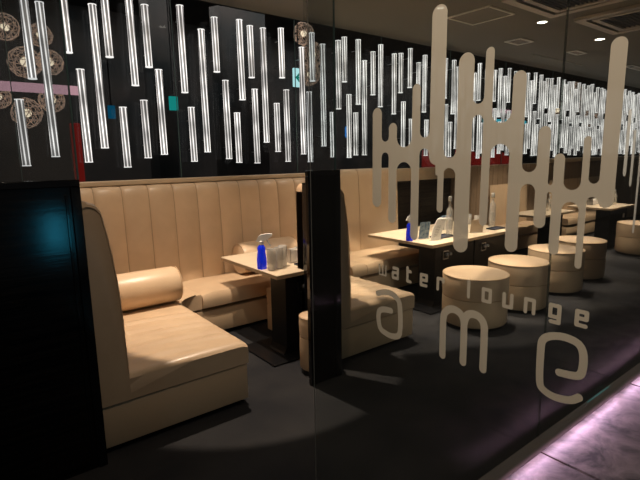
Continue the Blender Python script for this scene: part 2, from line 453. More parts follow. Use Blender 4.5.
# the same rain film, farther off, on the facade pane
def facade_strip(bm, x, w_, t, b):
    n = 8; r = w_ / 2
    P = [(x + r * math.cos(a * PI / n), t - r + r * math.sin(a * PI / n)) for a in range(n + 1)] + [(x - r * math.cos(a * PI / n), b + r - r * math.sin(a * PI / n)) for a in range(n + 1)]
    bm.faces.new([bm.verts.new((px, 1.190, pz)) for px, pz in P])
bm = bmesh.new()
for x, w_, t, b in ((3.36, .05, 1.86, 1.45), (3.47, .04, 1.74, 1.38), (3.60, .035, 1.66, 1.06), (3.70, .045, 1.72, 1.3), (3.82, .03, 1.9, 1.2), (3.95, .05, 2.0, 1.25)): facade_strip(bm, x, w_, t, b)
def quad(bm, P): bm.faces.new([bm.verts.new(p) for p in P])
obj('rain_pattern', bm, glass_mat('frosted_film_far', (.9, .9, .9), 0, frost=.85, frostcol=(.8, .74, .62)), bpy.data.objects['window_21'])

# ------------------------------------------------------------------ glowing rods along the back glass
RD = [(.53, 1.56, 2.08), (.64, 2.24, 2.92), (.745, 1.63, 2.83), (.92, 2.47, 2.98), (.995, 1.58, 2.35), (1.135, 1.70, 2.88), (1.24, 2.47, 2.98), (1.315, 1.53, 2.06), (1.44, 2.25, 2.99),
      (1.505, 1.61, 2.13), (1.575, 2.42, 2.95), (1.66, 1.64, 2.41), (1.90, 2.22, 3.0), (1.955, 1.57, 2.09), (2.10, 1.66, 2.82), (2.245, 2.44, 2.95), (2.335, 1.59, 2.37), (2.45, 1.55, 2.06),
      (2.52, 2.19, 2.97), (2.64, 2.42, 2.93), (2.67, 1.54, 2.31), (2.795, 1.76, 2.93), (2.94, 1.66, 2.18), (3.02, 2.45, 2.96), (3.07, 1.55, 2.33), (3.29, 1.63, 2.80), (3.385, 1.54, 2.33),
      (3.435, 2.45, 2.97), (3.59, 1.72, 2.87), (3.725, 1.59, 2.12), (3.825, 2.16, 2.94), (3.92, 2.48, 2.99), (3.99, 1.58, 2.34), (4.10, 1.61, 2.13), (4.145, 2.23, 2.99), (4.25, 1.61, 2.76),
      (4.395, 2.36, 2.88), (4.53, 2.22, 2.98), (4.78, 2.14, 2.90), (4.905, 2.42, 2.92), (4.965, 1.71, 2.31), (5.085, 2.50, 3.0), (5.125, 1.55, 2.09), (5.26, 2.28, 2.84), (5.39, 2.19, 2.95),
      (5.45, 1.59, 2.09)]
pat = [(.0, 2.20, 2.99), (.05, 1.58, 2.12), (.14, 1.68, 2.86), (.26, 2.44, 2.97), (.30, 1.56, 2.34), (.41, 1.6, 2.12), (.46, 2.2, 2.95), (.56, 1.72, 2.90), (.68, 2.42, 2.93), (.72, 1.56, 2.33)]
x0 = 5.58
while x0 < 15.5:
    for dx, b, t in pat: RD.append((x0 + dx, b + random.uniform(-.04, .04), t + random.uniform(-.05, .02)))
    x0 += .84
cache = {}
def zone(x):
    if x < .8: return 'seen through the pane over the wide black partition'
    if x < 1.9: return 'above the left half of the nearest sofa'
    if x < 3.3: return 'above the right half of the nearest sofa'
    if x < 4.9: return 'above the plain sofa of the middle booth'
    if x < 6.2: return 'above the black wood gap in the back wall'
    if x < 9: return 'above the tan boarding beyond the middle booth'
    return 'in the dense far row at the right'
for x, b, t in RD:
    L = round(t - b, 2); L = max(.44, L)
    if L not in cache:
        bm = bmesh.new(); R_ = .031
        lathe(bm, [(R_, .006), (R_, L - .006)], 16, mi=0)
        lathe(bm, [(0, 0), (R_ + .002, 0), (R_ + .002, .007), (R_, .007)], 16, mi=1)
        lathe(bm, [(R_, L - .007), (R_ + .002, L - .007), (R_ + .002, L), (0, L)], 16, mi=1)
        for zz in (.12, L - .12): box(bm, -.004, .004, R_ - .002, .118, zz - .004, zz + .004, mi=2)
        o = obj('hanging_rod', bm, [M['rod'], M['rodcap'], M['steel']], smooth=True); cache[L] = o
    else:
        o = cache[L].copy(); COL.objects.link(o)
    o.location = (x, 4.5, b)
    size = 'long' if L > .95 else ('medium' if L > .63 else 'short')
    hgt = 'hung high ' if b > 2 else 'hung low ' if t < 2.5 else 'hung full height '
    o['label'] = '%s glowing clear rod %s%s' % (size, hgt, zone(x)); o['category'] = 'light rod'
    o['group'] = '%s %srods %s' % (size, hgt, zone(x))

# ------------------------------------------------------------------ sofas
def side_sofa(name, label, X0, X1, Y0, Y1, back=None):
    """seat unit whose backrest stands on its left; the near end shows"""
    t = thing(name, label, 'sofa', (X0, Y0, 0)); w_ = X1 - X0; d = Y1 - Y0
    obj('plinth', B(.05, w_ - .05, .06, d, 0, .045), M['kick'], t)
    obj('base', B(.0, w_, 0, d, .035, .278, bev=.008), M['leather2'], t, True)
    # cushion with a crowned, softly ribbed top
    bm = bmesh.new(); nx, ny = 24, 110; xa, xb = .003, w_ + .005
    secs = []
    for j in range(ny + 1):
        v = j / ny; y = -.008 + v * (d + .008)
        e = min(1, min(j, 1.6) / 1.6); ring = []
        er = .022
        ty = y
        edge = 0 if j > 3 else (.018, .010, .004, .001)[j]
        ring.append((xa, ty, .284)); ring.append((xb, ty, .284))
        ring.append((xb + .003, ty, .36)); ring.append((xb, ty, .41 - edge))
        for i in range(nx, -1, -1):
            u = i / nx; xx_ = xa + (xb - .02 - xa) * u
            crown = .014 * math.sin(PI * min(max(u, 0), 1)) * math.sin(PI * min(max(v, .0), 1)) ** .3
            rib = (.0045 * math.sin(v * 44 + 1.2 * math.sin(u * 5 + v * 3)) + .003 * math.sin(v * 71 + u * 6)) * math.sin(PI * v) ** .4 * (.4 + .6 * u) if 0 < j < ny else 0
            z = .424 + crown + rib - edge - (.006 if i == nx else 0)
            ring.append((xx_, ty, z))
        secs.append(ring)
    loft(bm, secs)
    obj('seat_cushion', bm, M['leather'], t, True)
    # backrest, profile in x-z extruded along y, near end rounded off
    prof = [(0, .284), (0, 1.33), (.012, 1.37), (.04, 1.39), (.075, 1.38), (.10, 1.35), (.118, 1.26), (.135, 1.12), (.15, .95), (.16, .75), (.168, .45), (.169, .40), (.169, .284)]
    secs = []
    for y, s in ((-.0095, .955), (-.006, .985), (.01, 1.0), (.3, 1.0), (.45, 1.0), (back or d + .5, 1.0)):
        ring = []
        for x, z in prof:
            zz = z * (1 if z < .5 else 1) - (.03 * (1 - s) / .045 if z > 1.2 else 0)
            xx_ = x if x > 0 else x
            if y < 0 and z > .46: xx_ = x * s + .003
            if y > d: zz = min(zz, 1.39)
            ring.append((xx_, y, zz))
        secs.append(ring)
    bm = loft(bmesh.new(), secs)
    br = obj('backrest', bm, M['leather'], t, True)
    # welt round the near end of the backrest
    bm = bmesh.new(); pts = [(.005, -.014, 1.34), (.016, -.014, 1.365), (.04, -.014, 1.372), (.072, -.014, 1.36), (.098, -.014, 1.33), (.118, -.014, 1.22), (.135, -.014, 1.1), (.15, -.014, .95), (.16, -.014, .75), (.166, -.012, .44)]
    secs = []
    for k, p in enumerate(pts):
        secs.append([(p[0] + .004 * math.cos(a * PI / 3), p[1] + .004 * math.sin(a * PI / 3), p[2] + (.003 * math.cos(a * PI / 3) if k < 5 else 0)) for a in range(6)])
    loft(bm, secs); obj('welt', bm, M['leather2'], br, True)
    return t

def rear_sofa(name, label, X0, X1, seats, top=1.39, chan=.3, bulge=.02, seat_y=3.82, plain=False, back_y=4.38):
    t = thing(name, label, 'sofa', (X0, seat_y, 0)); L = X1 - X0; d = back_y - seat_y
    sx0 = seats[0] - X0
    obj('plinth', B(sx0 + .04, L - .04, .06, d, 0, .05), M['kick'], t)
    obj('base', B(sx0, L, .02, d, .04, .25, bev=.008), M['leather2'], t, True)
    for a, b in zip(seats, seats[1:]):
        a -= X0; b -= X0; secs = []; nx = 16; ny = 8
        for i in range(nx + 1):
            u = i / nx; x = a + .003 + (b - a - .006) * u
            e = .016 if i in (0, nx) else (.004 if i in (1, nx - 1) else 0)
            ring = [(x, d, .29), (x, .0 + e * .4, .29), (x, -.008 + e * .4, .35), (x, .0 + e * .4, .40 - e)]
            for j in range(ny + 1):
                v = j / ny
                ring.append((x, .018 + (d - .018) * v, .422 - e + .012 * math.sin(PI * v) * math.sin(PI * u) ** .4 + .003 * math.sin(x * 21 + v * 4)))
            secs.append(ring)
        bm = loft(bmesh.new(), secs); obj('seat_cushion', bm, M['leather'], t, True)
    # channelled backrest
    n = max(2, int(round(L / chan))); sub = 10
    us = [0, .03, .07, .14, .26, .4, .5, .6, .74, .86, .93, .97]
    secs = []; 
    base = [(d + .0, .40), (d + .01, .6), (d + .018, .85), (d + .03, 1.1), (d + .045, top - .09), (d + .058, top - .035), (d + .078, top - .008), (d + .10, top)]
    allu = [k + u for k in range(n) for u in us] + [n]
    for u in allu:
        x = L * u / n; s = abs(math.sin(PI * u)) ** .5
        ring = []
        for k, (y, z) in enumerate(base):
            ring.append((x, y + bulge * (1 - s), z - (0 if k < 5 else .008 * (1 - s))))
        ring += [(x, d + .165, top), (x, d + .165, .40)]
        secs.append(ring)
    bm = loft(bmesh.new(), secs); bk = obj('backrest', bm, M['leather'], t, True)
    bm = bmesh.new()
    for k in range(1, n):
        x = L * k / n; ring_ = []
        for y, z in base[:8]: ring_.append([(x - .0035, y + bulge - .004, z - .002), (x + .0035, y + bulge - .004, z - .002), (x + .0035, y + bulge + .006, z - .006), (x - .0035, y + bulge + .006, z - .006)])
        loft(bm, ring_)
    if n > 1: obj('stitched_seam', bm, M['piping'], bk)
    return t

rear = rear_sofa('sofa', 'long cream leather rear sofa with vertical channelled back in the left booth', .52, 3.35, [1.66, 2.62, 3.33], top=1.365, chan=.24, bulge=.024)
side = side_sofa('sofa', 'cream leather sofa nearest the camera with its back against the wide black partition', .503, 1.41, 2.6, 3.68)
# rounded corner cushion joining the two
pts = [(.16, 1.0 + .08), (.90, 1.08)] + [(.905 + .03 * math.sin(a), 1.12 - .03 + .0) for a in ()] + [(.93, 1.13), (.965, 1.19), (1.02, 1.225), (1.10, 1.235), (1.155, 1.235), (1.155, 1.78), (.16, 1.78)]
o = obj('corner_cushion', prism(bmesh.new(), [(x, y) for x, y in pts], .284, .425, bev=.02, seg=3), M['leather'], side, True)
obj('corner_base', prism(bmesh.new(), [(x, y) for x, y in pts], .04, .262), M['leather2'], side)

rear2 = rear_sofa('sofa', 'plain cream leather rear sofa of the middle booth behind the bottle table', 3.36, 4.76, [3.36, 3.58, 4.7], top=1.44, chan=.7, bulge=.004, seat_y=3.74, back_y=4.36)
side2 = side_sofa('sofa', 'cream leather sofa end with shadowed front, right of the narrow black partition', 2.19, 3.10, 2.66, 3.62, back=.33)
obj('dark_cover', B(-.022, -.002, -.004, .34, .0, 1.392, bev=.004), M['btrim'], side2)  # black sheet added so the cream backrest reads dark here
obj('dark_cover', B(-.022, .07, -.0, .34, 1.392, 1.402, bev=.003), M['btrim'], side2)  # same added black sheet, over the backrest top
obj('corner_cushion', prism(bmesh.new(), [(.16, .97), (.83, .97), (.90, 1.05), (1.08, 1.08), (1.08, 1.70), (.16, 1.70)], .284, .425, bev=.02, seg=3), M['leather'], side2, True)
obj('corner_base', prism(bmesh.new(), [(.16, .97), (.83, .97), (.90, 1.06), (1.08, 1.09), (1.08, 1.70), (.16, 1.70)], .04, .262), M['leather2'], side2)
rear_sofa('sofa', 'low cream leather bench beyond the bottle table, left of the third table', 6.95, 8.1, [6.95, 7.5, 8.1], top=.85, chan=.55, bulge=.008, seat_y=4.02, back_y=4.36)
rear_sofa('sofa', 'far cream leather bench between the third and fourth tables', 8.9, 11.2, [8.9, 9.9, 11.2], top=.85, chan=.6, bulge=.008, seat_y=4.0, back_y=4.36)

# bolsters
def bolster(label, loc, rz, L=.72, r=.145, group=None):
    bm = bmesh.new()
    prof = [(0, -L / 2 - .004), (r * .75, -L / 2 - .003), (r * .93, -L / 2 + .006), (r, -L / 2 + .03), (r * 1.015, 0), (r, L / 2 - .03), (r * .93, L / 2 - .006), (r * .75, L / 2 + .003), (0, L / 2 + .004)]
    lathe(bm, prof, 32)
    bmesh.ops.rotate(bm, verts=bm.verts, cent=(0, 0, 0), matrix=Matrix.Rotation(PI / 2, 3, 'Y'))
    o = obj('bolster_cushion', bm, M['leather'], None, True); o.location = loc; o.rotation_euler = (0, 0, rz)
    tag(o, label, 'cushion')
    for s in (-1, 1):
        bm = bmesh.new()
        lathe(bm, [(r * .96 + .004 * math.cos(a * PI / 3), s * (L / 2 - .004) + .004 * math.sin(a * PI / 3)) for a in range(7)], 32)
        bmesh.ops.rotate(bm, verts=bm.verts, cent=(0, 0, 0), matrix=Matrix.Rotation(PI / 2, 3, 'Y'))
        obj('welt', bm, M['leather2'], o, True)
    return o
bolster('cream leather bolster lying on the nearest sofa seat', (1.06, 3.78, .578), 0)
bolster('cream leather bolster against the channelled back behind the left table', (2.56, 4.20, .60), -.0, L=.66, r=.155)

# ------------------------------------------------------------------ stools
def make_stool(R_=.298, H_=.512):
    t = thing('round_stool', '', 'stool')
    bm = bmesh.new(); lathe(bm, [(0, 0), (R_ * .9, 0), (R_ * .9, .05), (0, .05)], 40); obj('plinth', bm, M['kick'], t)
    bm = bmesh.new(); lathe(bm, [(R_ * .5, .035), (R_ - .008, .035), (R_ + .003, .05), (R_ + .004, .2), (R_ + .002, .283), (R_ - .005, .287), (R_ * .5, .287)], 48); obj('base', bm, M['leather2'], t, True)
    bm = bmesh.new(); lathe(bm, [(R_ * .5, .288), (R_ - .005, .289), (R_ + .002, .294), (R_ + .006, .38), (R_ + .003, H_ - .035), (R_ - .006, H_ - .018), (R_ - .03, H_ - .011), (R_ * .6, H_ - .003), (0, H_)], 48); s = obj('seat', bm, M['leather'], t, True)
    bm = bmesh.new(); lathe(bm, [(R_ + .001 + .0045 * math.cos(a * PI / 3), (H_ - .022) + .0045 * math.sin(a * PI / 3)) for a in range(7)], 48); obj('welt', bm, M['leather2'], s, True)
    return t
st = make_stool()
small = make_stool(.11, .46)
small.location = (2.04, 2.70, 0); tag(small, 'small round cream leather stool mostly hidden behind the narrow black partition', 'stool')
spots = [
         ((3.863, 2.556), 'round cream leather stool standing nearest in front of the bottle table'),
         ((4.650, 2.566), 'second round cream leather stool in front of the bottle table'),
         ((5.564, 2.615), 'third round cream leather stool, partly behind the second one'),
         ((6.389, 2.703), 'fourth round cream leather stool, in the row before the open carpet'),
         ((8.552, 2.752), 'far round cream leather stool at the right edge beside the fourth table')]
for i, (p, lab) in enumerate(spots):
    o = st if i == 0 else copy_tree(st); o.scale = (1, 1, 1)
    o.location = (p[0], p[1], 0); o.rotation_euler = (0, 0, i * .7); o['label'] = lab; o['category'] = 'stool'; o['group'] = 'round leather stools'

# ------------------------------------------------------------------ tables
def table(label, x, y, w_=.80, d=.95, z=.7, group='lounge tables', ped=None, hook=True):
    pa, pb = ped or (.11, w_ - .02)
    t = thing('lounge_table', label, 'table', (x, y, 0), 0, group)
    tp = obj('tabletop', B(0, w_, 0, d, z - .006, z, bev=.002, seg=1), M['tabletop'], t)
    obj('edge_band', B(.001, w_ - .001, .001, d - .001, z - .034, z - .006, bev=.003), M['tedge'], tp)
    bm = bmesh.new()   # pedestal: box body flowing into the foot with a rounded sweep, profile in x-z
    fl = 1 if pa > .05 else 0
    prof = [(pa - .045 * fl, .006), (pa - .02 * fl, .03), (pa - .005 * fl, .07), (pa, .13), (pa, z - .034), (pb, z - .034), (pb, .006)]
    body = [p for p in prof]
    loft(bm, [[(px, .05, pz) for px, pz in body], [(px, .27, pz) for px, pz in body]])
    p = obj('pedestal', bm, M['tblack'], t)
    obj('foot_plate', B(max(pa - .2, -.09) if hook and pa > .05 else pa, pb, -.07 if hook and pa > .05 else .01, .45, 0, .016, bev=.006), M['tblack'], t)
    bm = bmesh.new()
    hx, hz, hw, hh = pa + .12, .51, .09, .09
    if not hook: return t
    for a in ((hx, hx + .004, hz, hz + hh), (hx + hw - .004, hx + hw, hz, hz + hh), (hx + .008, hx + hw - .008, hz, hz + .008), (hx + .008, hx + hw - .008, hz + hh - .008, hz + hh)):
        box(bm, a[0] + (.0), a[1], .040, .0495, a[2], a[3])
    fr = obj('outlet_frame', bm, M['steel'], t)
    bm = bmesh.new()
    for k in range(2):
        cx = hx + .045 + k * .055
        lathe(bm, [(0, 0), (.018, .001), (.02, .02), (.014, .03)], 12, c=(cx, .028, hz + .04))
    obj('hook', bm, M['steel'], fr, True)
    return t
table('cream topped table in the left booth with spray bottle and tumbler stacks', 1.92, 3.01, w_=.58, ped=(.11, .27))
table('cream topped table of the middle booth holding the menu cards, left of its twin', 3.80, 3.02)
table('cream topped table of the middle booth joined to the right of the menu card table', 4.602, 3.02, ped=(0, .76))
table('third cream topped table beyond the second stool', 6.72, 3.42, w_=1.1, d=.5, ped=(.48, .80), hook=False)
tf = table('far cream topped table beside the open carpet, its corner pointing right', 8.42, 3.12, w_=.98, d=.7, ped=(.1, .80), hook=False)
obj('white_switch', B(.62, .68, .04, .0495, .50, .57, bev=.002, seg=1), M['white'], tf)

# ------------------------------------------------------------------ things on the tables
TZ = .7
def spray(label, x, y, rz=0, s=1.0):
    t = thing('spray_bottle', label, 'spray bottle', (x, y, TZ), rz)
    bm = bmesh.new(); lathe(bm, [(0, 0), (.03 * s, 0), (.033 * s, .006), (.034 * s, .05 * s), (.031 * s, .09 * s), (.026 * s, .12 * s), (.028 * s, .145 * s), (.018 * s, .162 * s), (.013 * s, .17 * s), (0, .17 * s)], 20)
    obj('bottle', bm, M['blue'], t, True)
    bm = bmesh.new(); lathe(bm, [(.015 * s, .165 * s), (.017 * s, .17 * s), (.017 * s, .19 * s), (.010 * s, .195 * s), (0, .195 * s)], 14)
    obj('collar', bm, M['white'], t, True)
    bm = bmesh.new()
    pr_ = [(-.035, .19), (-.02, .188), (.018, .192), (.045, .205), (.075, .225), (.075, .24), (.045, .242), (0, .236), (-.02, .222)]
    loft(bm, [[(a * s, -.011 * s, b * s) for a, b in pr_], [(a * s, .011 * s, b * s) for a, b in pr_]])
    hd = obj('spray_head', bm, M['white'], t, True)
    bm = bmesh.new(); pr_ = [(.03, .205), (.042, .205), (.055, .18), (.066, .158), (.058, .155), (.045, .175)]
    loft(bm, [[(a * s, -.006 * s, b * s) for a, b in pr_], [(a * s, .006 * s, b * s) for a, b in pr_]])
    obj('trigger', bm, M['white'], hd, True)
    return t
spray('blue spray bottle with white trigger on the left booth table', 1.965, 3.30, -.6, 1.2)
spray('blue spray bottle with white trigger half behind a frosted stripe on the menu card table', 3.835, 3.36, -.6, 1.15)

tum = None
def tumbler(x, y, z, label, group):
    global tum
    if tum is None:
        bm = bmesh.new(); lathe(bm, [(0, .002), (.024, 0), (.027, .004), (.034, .078), (.036, .08), (.0365, .076), (.0335, .05), (.029, .004), (0, .006)], 20)
        tum = obj('tumbler', bm, M['clear'], None, True); o = tum
    else:
        o = tum.copy(); COL.objects.link(o)
    o.location = (x, y, z); tag(o, label, 'tumbler', group)
def stack(x, y, n, label, group, z=TZ):
    for k in range(n): tumbler(x, y, z + k * .024, label, group)
stack(1.995, 3.20, 5, 'clear tumbler in the front stack beside the blue spray bottle', 'front tumbler stack on the left table')
stack(2.075, 3.215, 5, 'clear tumbler in the middle stack beside the blue spray bottle', 'middle tumbler stack on the left table')
stack(2.145, 3.26, 5, 'clear tumbler in the rear stack, nearest the white napkin holder', 'rear tumbler stack on the left table')
stack(4.67, 3.26, 4, 'clear tumbler stacked right of the tall capped bottle', 'tumbler stack right of the first bottle')
stack(4.75, 3.33, 5, 'clear tumbler stacked behind the tan card holder', 'tumbler stack behind the tan card holder')
stack(5.30, 3.52, 3, 'clear tumbler in the stack at the right end of the bottle table', 'tumbler stack at the table end')
stack(5.33, 3.66, 3, 'clear tumbler in the rear stack at the right end of the bottle table', 'rear tumbler stack at the table end')

def napkin_box(label, x, y, rz, w_=.12, d=.09, h=.10):
    t = thing('napkin_holder', label, 'napkin holder', (x, y, TZ), rz)
    bm = bmesh.new()
    box(bm, -w_ / 2, w_ / 2, -d / 2, d / 2, 0, .008, bev=.002); box(bm, -w_ / 2, -w_ / 2 + .006, -d / 2, d / 2, .008, h); box(bm, w_ / 2 - .006, w_ / 2, -d / 2, d / 2, .008, h)
    obj('holder', bm, M['steel'], t)
    bm = bmesh.new()
    for k in range(7): box(bm, -w_ / 2 + .008, w_ / 2 - .008, -d / 2 + .004 + k * .012, -d / 2 + .013 + k * .012, .009, h - .01 + .008 * math.sin(k * 2))
    obj('napkins', bm, M['paper'], t)
napkin_box('bright white napkin holder at the back of the left table beside the tumblers', 2.31, 3.35, .1, w_=.13, h=.12)
napkin_box('white napkin holder on the far table at the right', 8.95, 3.62, .1, w_=.36, d=.1, h=.10)

def tray(label, x, y, rz, w_=.2, d=.13):
    bm = bmesh.new(); box(bm, -w_ / 2, w_ / 2, -d / 2, d / 2, 0, .006); box(bm, -w_ / 2, w_ / 2, -d / 2, -d / 2 + .006, .006, .016); box(bm, -w_ / 2, w_ / 2, d / 2 - .006, d / 2, .006, .016)
    box(bm, -w_ / 2, -w_ / 2 + .006, -d / 2 + .006, d / 2 - .006, .006, .016); box(bm, w_ / 2 - .006, w_ / 2, -d / 2 + .006, d / 2 - .006, .006, .016)
    o = obj('coin_tray', bm, M['tray']); o.location = (x, y, TZ); o.rotation_euler = (0, 0, rz); tag(o, label, 'tray')
tray('dark slate tray on the left table beside the black partition', 2.34, 3.17, .0, .2, .13)
tray('dark slate tray lying right of the curved white menu card', 4.28, 3.27, .0, .26, .15)
tray('dark slate tray in front of the second tall bottle', 5.22, 3.20, .0, .22, .12)

def card_stand(label, x, y, rz, mat_, curved, w_=.13, h=.19):
    t = thing('menu_stand', label, 'menu card', (x, y, TZ), rz)
    secs = []
    for k in range(9):
        v = k / 8; off = .085 * v ** 1.7 if curved else .02 * v
        secs.append([(-w_ / 2 + off, -.002, h * v + .003), (w_ / 2 + off, -.002, h * v + .003), (w_ / 2 + off, .004, h * v + .003), (-w_ / 2 + off, .004, h * v + .003)])
    obj('card', loft(bmesh.new(), secs), mat_, t)
    obj('foot', B(-w_ / 2, w_ / 2, -.03, .03, 0, .004, bev=.001, seg=1), M['bottle'], t)
    if curved:
        bm = bmesh.new()
        for k in range(7): box(bm, -.035 + .01 * k * .8, .02 + .01 * k * .8, -.0035, -.002, .045 + k * .017, .049 + k * .017)
        obj('printed_lines', bm, pbr('grey_ink', (.25, .24, .22), .7), t)
card_stand('dark blue printed menu card standing next to the curved white card', 4.03, 3.33, -.25, M['navy'], False, .13, .18)
card_stand('curved white menu card leaning to the right on the menu card table', 4.06, 3.19, -.15, M['paper'], True, .14, .22)
card_stand('small tan card holder right of the frosted stripe on the bottle table', 4.80, 3.19, -.35, M['tanbox'], False, .17, .15)

def bottle(label, x, y, h=.33, r=.034):
    t = thing('glass_bottle', label, 'bottle', (x, y, TZ))
    k = h / .33
    bm = bmesh.new(); lathe(bm, [(0, 0), (r * .92, 0), (r, .01), (r, .205 * k), (r * .9, .222 * k), (r * .5, .242 * k), (r * .38, .252 * k), (r * .36, .285 * k), (r * .46, .29 * k), (r * .46, .297 * k), (0, .297 * k)], 24)
    obj('body', bm, M['bottle'], t, True)
    bm = bmesh.new(); lathe(bm, [(r * .5, .297 * k), (r * .52, .3 * k), (r * .52, .33 * k), (r * .45, .335 * k), (0, .335 * k)], 18); obj('cap', bm, M['cap'], t, True)
    bm = bmesh.new(); lathe(bm, [(r * 1.012, .06 * k), (r * 1.012, .14 * k)], 24); obj('paper_band', bm, M['bottle'], t, True)
bottle('tall clear capped bottle beside the dark tray on the menu card table', 4.37, 3.25, .44, .037)
bottle('second tall clear capped bottle standing near the right end of the bottle table', 5.34, 3.33, .42, .039)
bottle('small clear bottle on the third table', 7.45, 3.66, .26, .032)
bottle('far clear bottle on the right table beside the frosted stripe', 9.12, 3.35, .26, .04)
bottle('thin clear bottle at the right end of the far table', 9.25, 3.42, .32, .035)
o = obj('tissue_box', prism(bmesh.new(), [(-.08, -.05), (.08, -.05), (.08, .05), (-.08, .05)], 0, .15, bev=.03, seg=4), M['white'], None, True); o.location = (4.75, 3.60, TZ)
tag(o, 'rounded white tissue box behind the bottle table glasses', 'tissue box')
bm = bmesh.new(); prism(bm, [(-.06, -.02), (.06, -.02), (.06, .02), (-.06, .02)], .15, .17, bev=.008); obj('blue_lid', bm, M['navy'], o)

# ------------------------------------------------------------------ ceiling fittings
def frame_panel(name, label, cat, pts, rail=.02, inset=None, drop=.012):
    """rectangular fitting x0,x1,y0,y1"""
    x0, x1, y0, y1 = pts; cx, cy = (x0 + x1) / 2, (y0 + y1) / 2; a, b = (x1 - x0) / 2, (y1 - y0) / 2
    t = thing(name, label, cat, (cx, cy, CZ - drop)); bm = bmesh.new()
    box(bm, -a, a, -b, -b + rail, 0, drop); box(bm, -a, a, b - rail, b, 0, drop); box(bm, -a, -a + rail, -b + rail, b - rail, 0, drop); box(bm, a - rail, a, -b + rail, b - rail, 0, drop)
    obj('frame', bm, M['frame_white'], t)
    obj('infill', B(-a + rail, a - rail, -b + rail, b - rail, drop * .5, drop), M['grille'] if inset else M['ceiling'], t)
    if inset:
        bm = bmesh.new(); n = 6
        for k in range(n):
            yy_ = -b + rail + (2 * b - 2 * rail) * (k + .5) / n
            box(bm, -a * .55, a * .55, yy_ - .006, yy_ + .004, drop * .1, drop * .5)
        obj('slat', bm, M['fixture'], t)
frame_panel('ceiling_hatch', 'square access hatch outlined in the ceiling above the frosted stripes', 'ceiling hatch', (4.65, 5.15, 3.05, 3.59))
frame_panel('ceiling_vent', 'small square air vent nearer the downlights in the ceiling', 'vent', (6.26, 6.60, 3.60, 3.85), inset=1, rail=.03)
frame_panel('ceiling_vent', 'small square air vent farther right in the ceiling', 'vent', (7.70, 8.05, 3.52, 3.68), inset=1, rail=.03)
frame_panel('ceiling_vent', 'thin dark vent near the right end of the ceiling', 'vent', (9.85, 10.7, 3.52, 3.66), inset=1, rail=.015)
def cassette(label, cx, cy, s=.55, rz=0):
    t = thing('ceiling_air_conditioner', label, 'air conditioner', (cx, cy, CZ - .03), rz); bm = bmesh.new()
    g, gw = s - .14, .05
    # panel built as rings leaving four slot outlets
    box(bm, -s, s, -s, -g - gw, 0, .03); box(bm, -s, s, g + gw, s, 0, .03); box(bm, -s, -g - gw, -g - gw, g + gw, 0, .03); box(bm, g + gw, s, -g - gw, g + gw, 0, .03)
    box(bm, -g, g, -g, -g + .06, 0, .03); box(bm, -g, g, g - .06, g, 0, .03); box(bm, -g, -g + .06, -g + .06, g - .06, 0, .03); box(bm, g - .06, g, -g + .06, g - .06, 0, .03)
    obj('panel', bm, M['fixture'], t)
    obj('louvre', B(-g - gw, g + gw, -g - gw, g + gw, .022, .03), M['grille'], t)
    bm = bmesh.new()
    for k in range(14):
        yy_ = -g + .08 + (2 * g - .16) * k / 13; box(bm, -g + .06, g - .06, yy_ - .008, yy_ + .004, .008, .016)
    obj('grille', bm, M['grille'], t)
cassette('ceiling air conditioner unit cut off by the top edge of the picture', 5.06, 2.36, .5)
cassette('large ceiling air conditioner unit in the upper right corner', 6.46, 2.22, .55)
def downlight(label, x, y, r=.045):
    t = thing('downlight', label, 'downlight', (x, y, CZ - .006)); bm = bmesh.new()
    lathe(bm, [(r, .0), (r + .012, 0), (r + .014, .006), (r, .006)], 20); obj('trim_ring', bm, M['fixture'], t, True)
    bm = bmesh.new(); lathe(bm, [(0, .003), (r, .003)], 20); obj('lens', bm, M['dl'], t)
downlight('lit round downlight between the two air conditioners', 5.74, 3.05, .055)
downlight('lit round downlight in front of the tall right frosted stripe', 7.24, 3.02, .06)
downlight('lit round downlight over the left booth table', 2.2, 3.5)
downlight('lit round downlight over the nearest sofa seat', .62, 3.9)
downlight('lit round downlight over the bottle table', 4.3, 3.4)
tag(obj('ceiling_track', B(7.4, 9.1, 4.05, 4.06, CZ - .006, CZ), M['fixture']), 'thin pale seam strip along the ceiling before the rods', 'ceiling strip')

# ------------------------------------------------------------------ invented hall beyond the smoked glass, holds stand-ins for reflections
def globe(label, x, y, z, r):  # added globes in place of lamps mirrored in the glass
    r *= .8
    t = thing('standin_globe', label, 'reflection stand-in', (x, y, z), 0, 'stand-ins for mirrored globes')
    bm = bmesh.new(); bmesh.ops.create_icosphere(bm, subdivisions=2, radius=r)
    for v in bm.verts: v.co *= random.uniform(.93, 1.05)
    bmesh.ops.wireframe(bm, faces=bm.faces, thickness=r * .055, use_replace=True, use_boundary=True, use_even_offset=True)
    obj('shell', bm, M['globe'], t)
    bm = bmesh.new(); bmesh.ops.create_icosphere(bm, subdivisions=2, radius=r * .3); obj('bulb', bm, M['bulb'], t, True)
    obj('cord', B(-.004, .004, -.004, .004, r * .9, 4.1 - z), M['cord'], t)
    return t
def mv(x, z, Y, y0=6.5):  # slide a measured point along its sight line to depth Y
    k = Y / y0; return x * k, 1.6 + (z - 1.6) * k
G = [(.716, 3.058, .17, 'upper left corner stand-in for a crystal globe mirrored in the left pane'), (1.049, 3.02, .15, 'stand-in for a mirrored crystal globe beside the top of the tall rod in the left pane'),
     (.869, 2.707, .20, 'stand-in for a mirrored crystal globe below the upper left pair'), (1.122, 2.733, .17, 'stand-in for a mirrored crystal globe touching the pane edge under the upper pair'),
     (1.10, 2.304, .17, 'stand-in for a mirrored crystal globe behind the long rod below the pink tube'), (.829, 2.144, .19, 'lowest stand-in for a mirrored crystal globe in the left pane'),
     (.57, 2.308, .15, 'stand-in for a mirrored crystal globe cut by the left picture edge')]
for x, z, r, lab in G:
    a, b = mv(x, z, 6.0); globe(lab, a, 6.0, b, r)
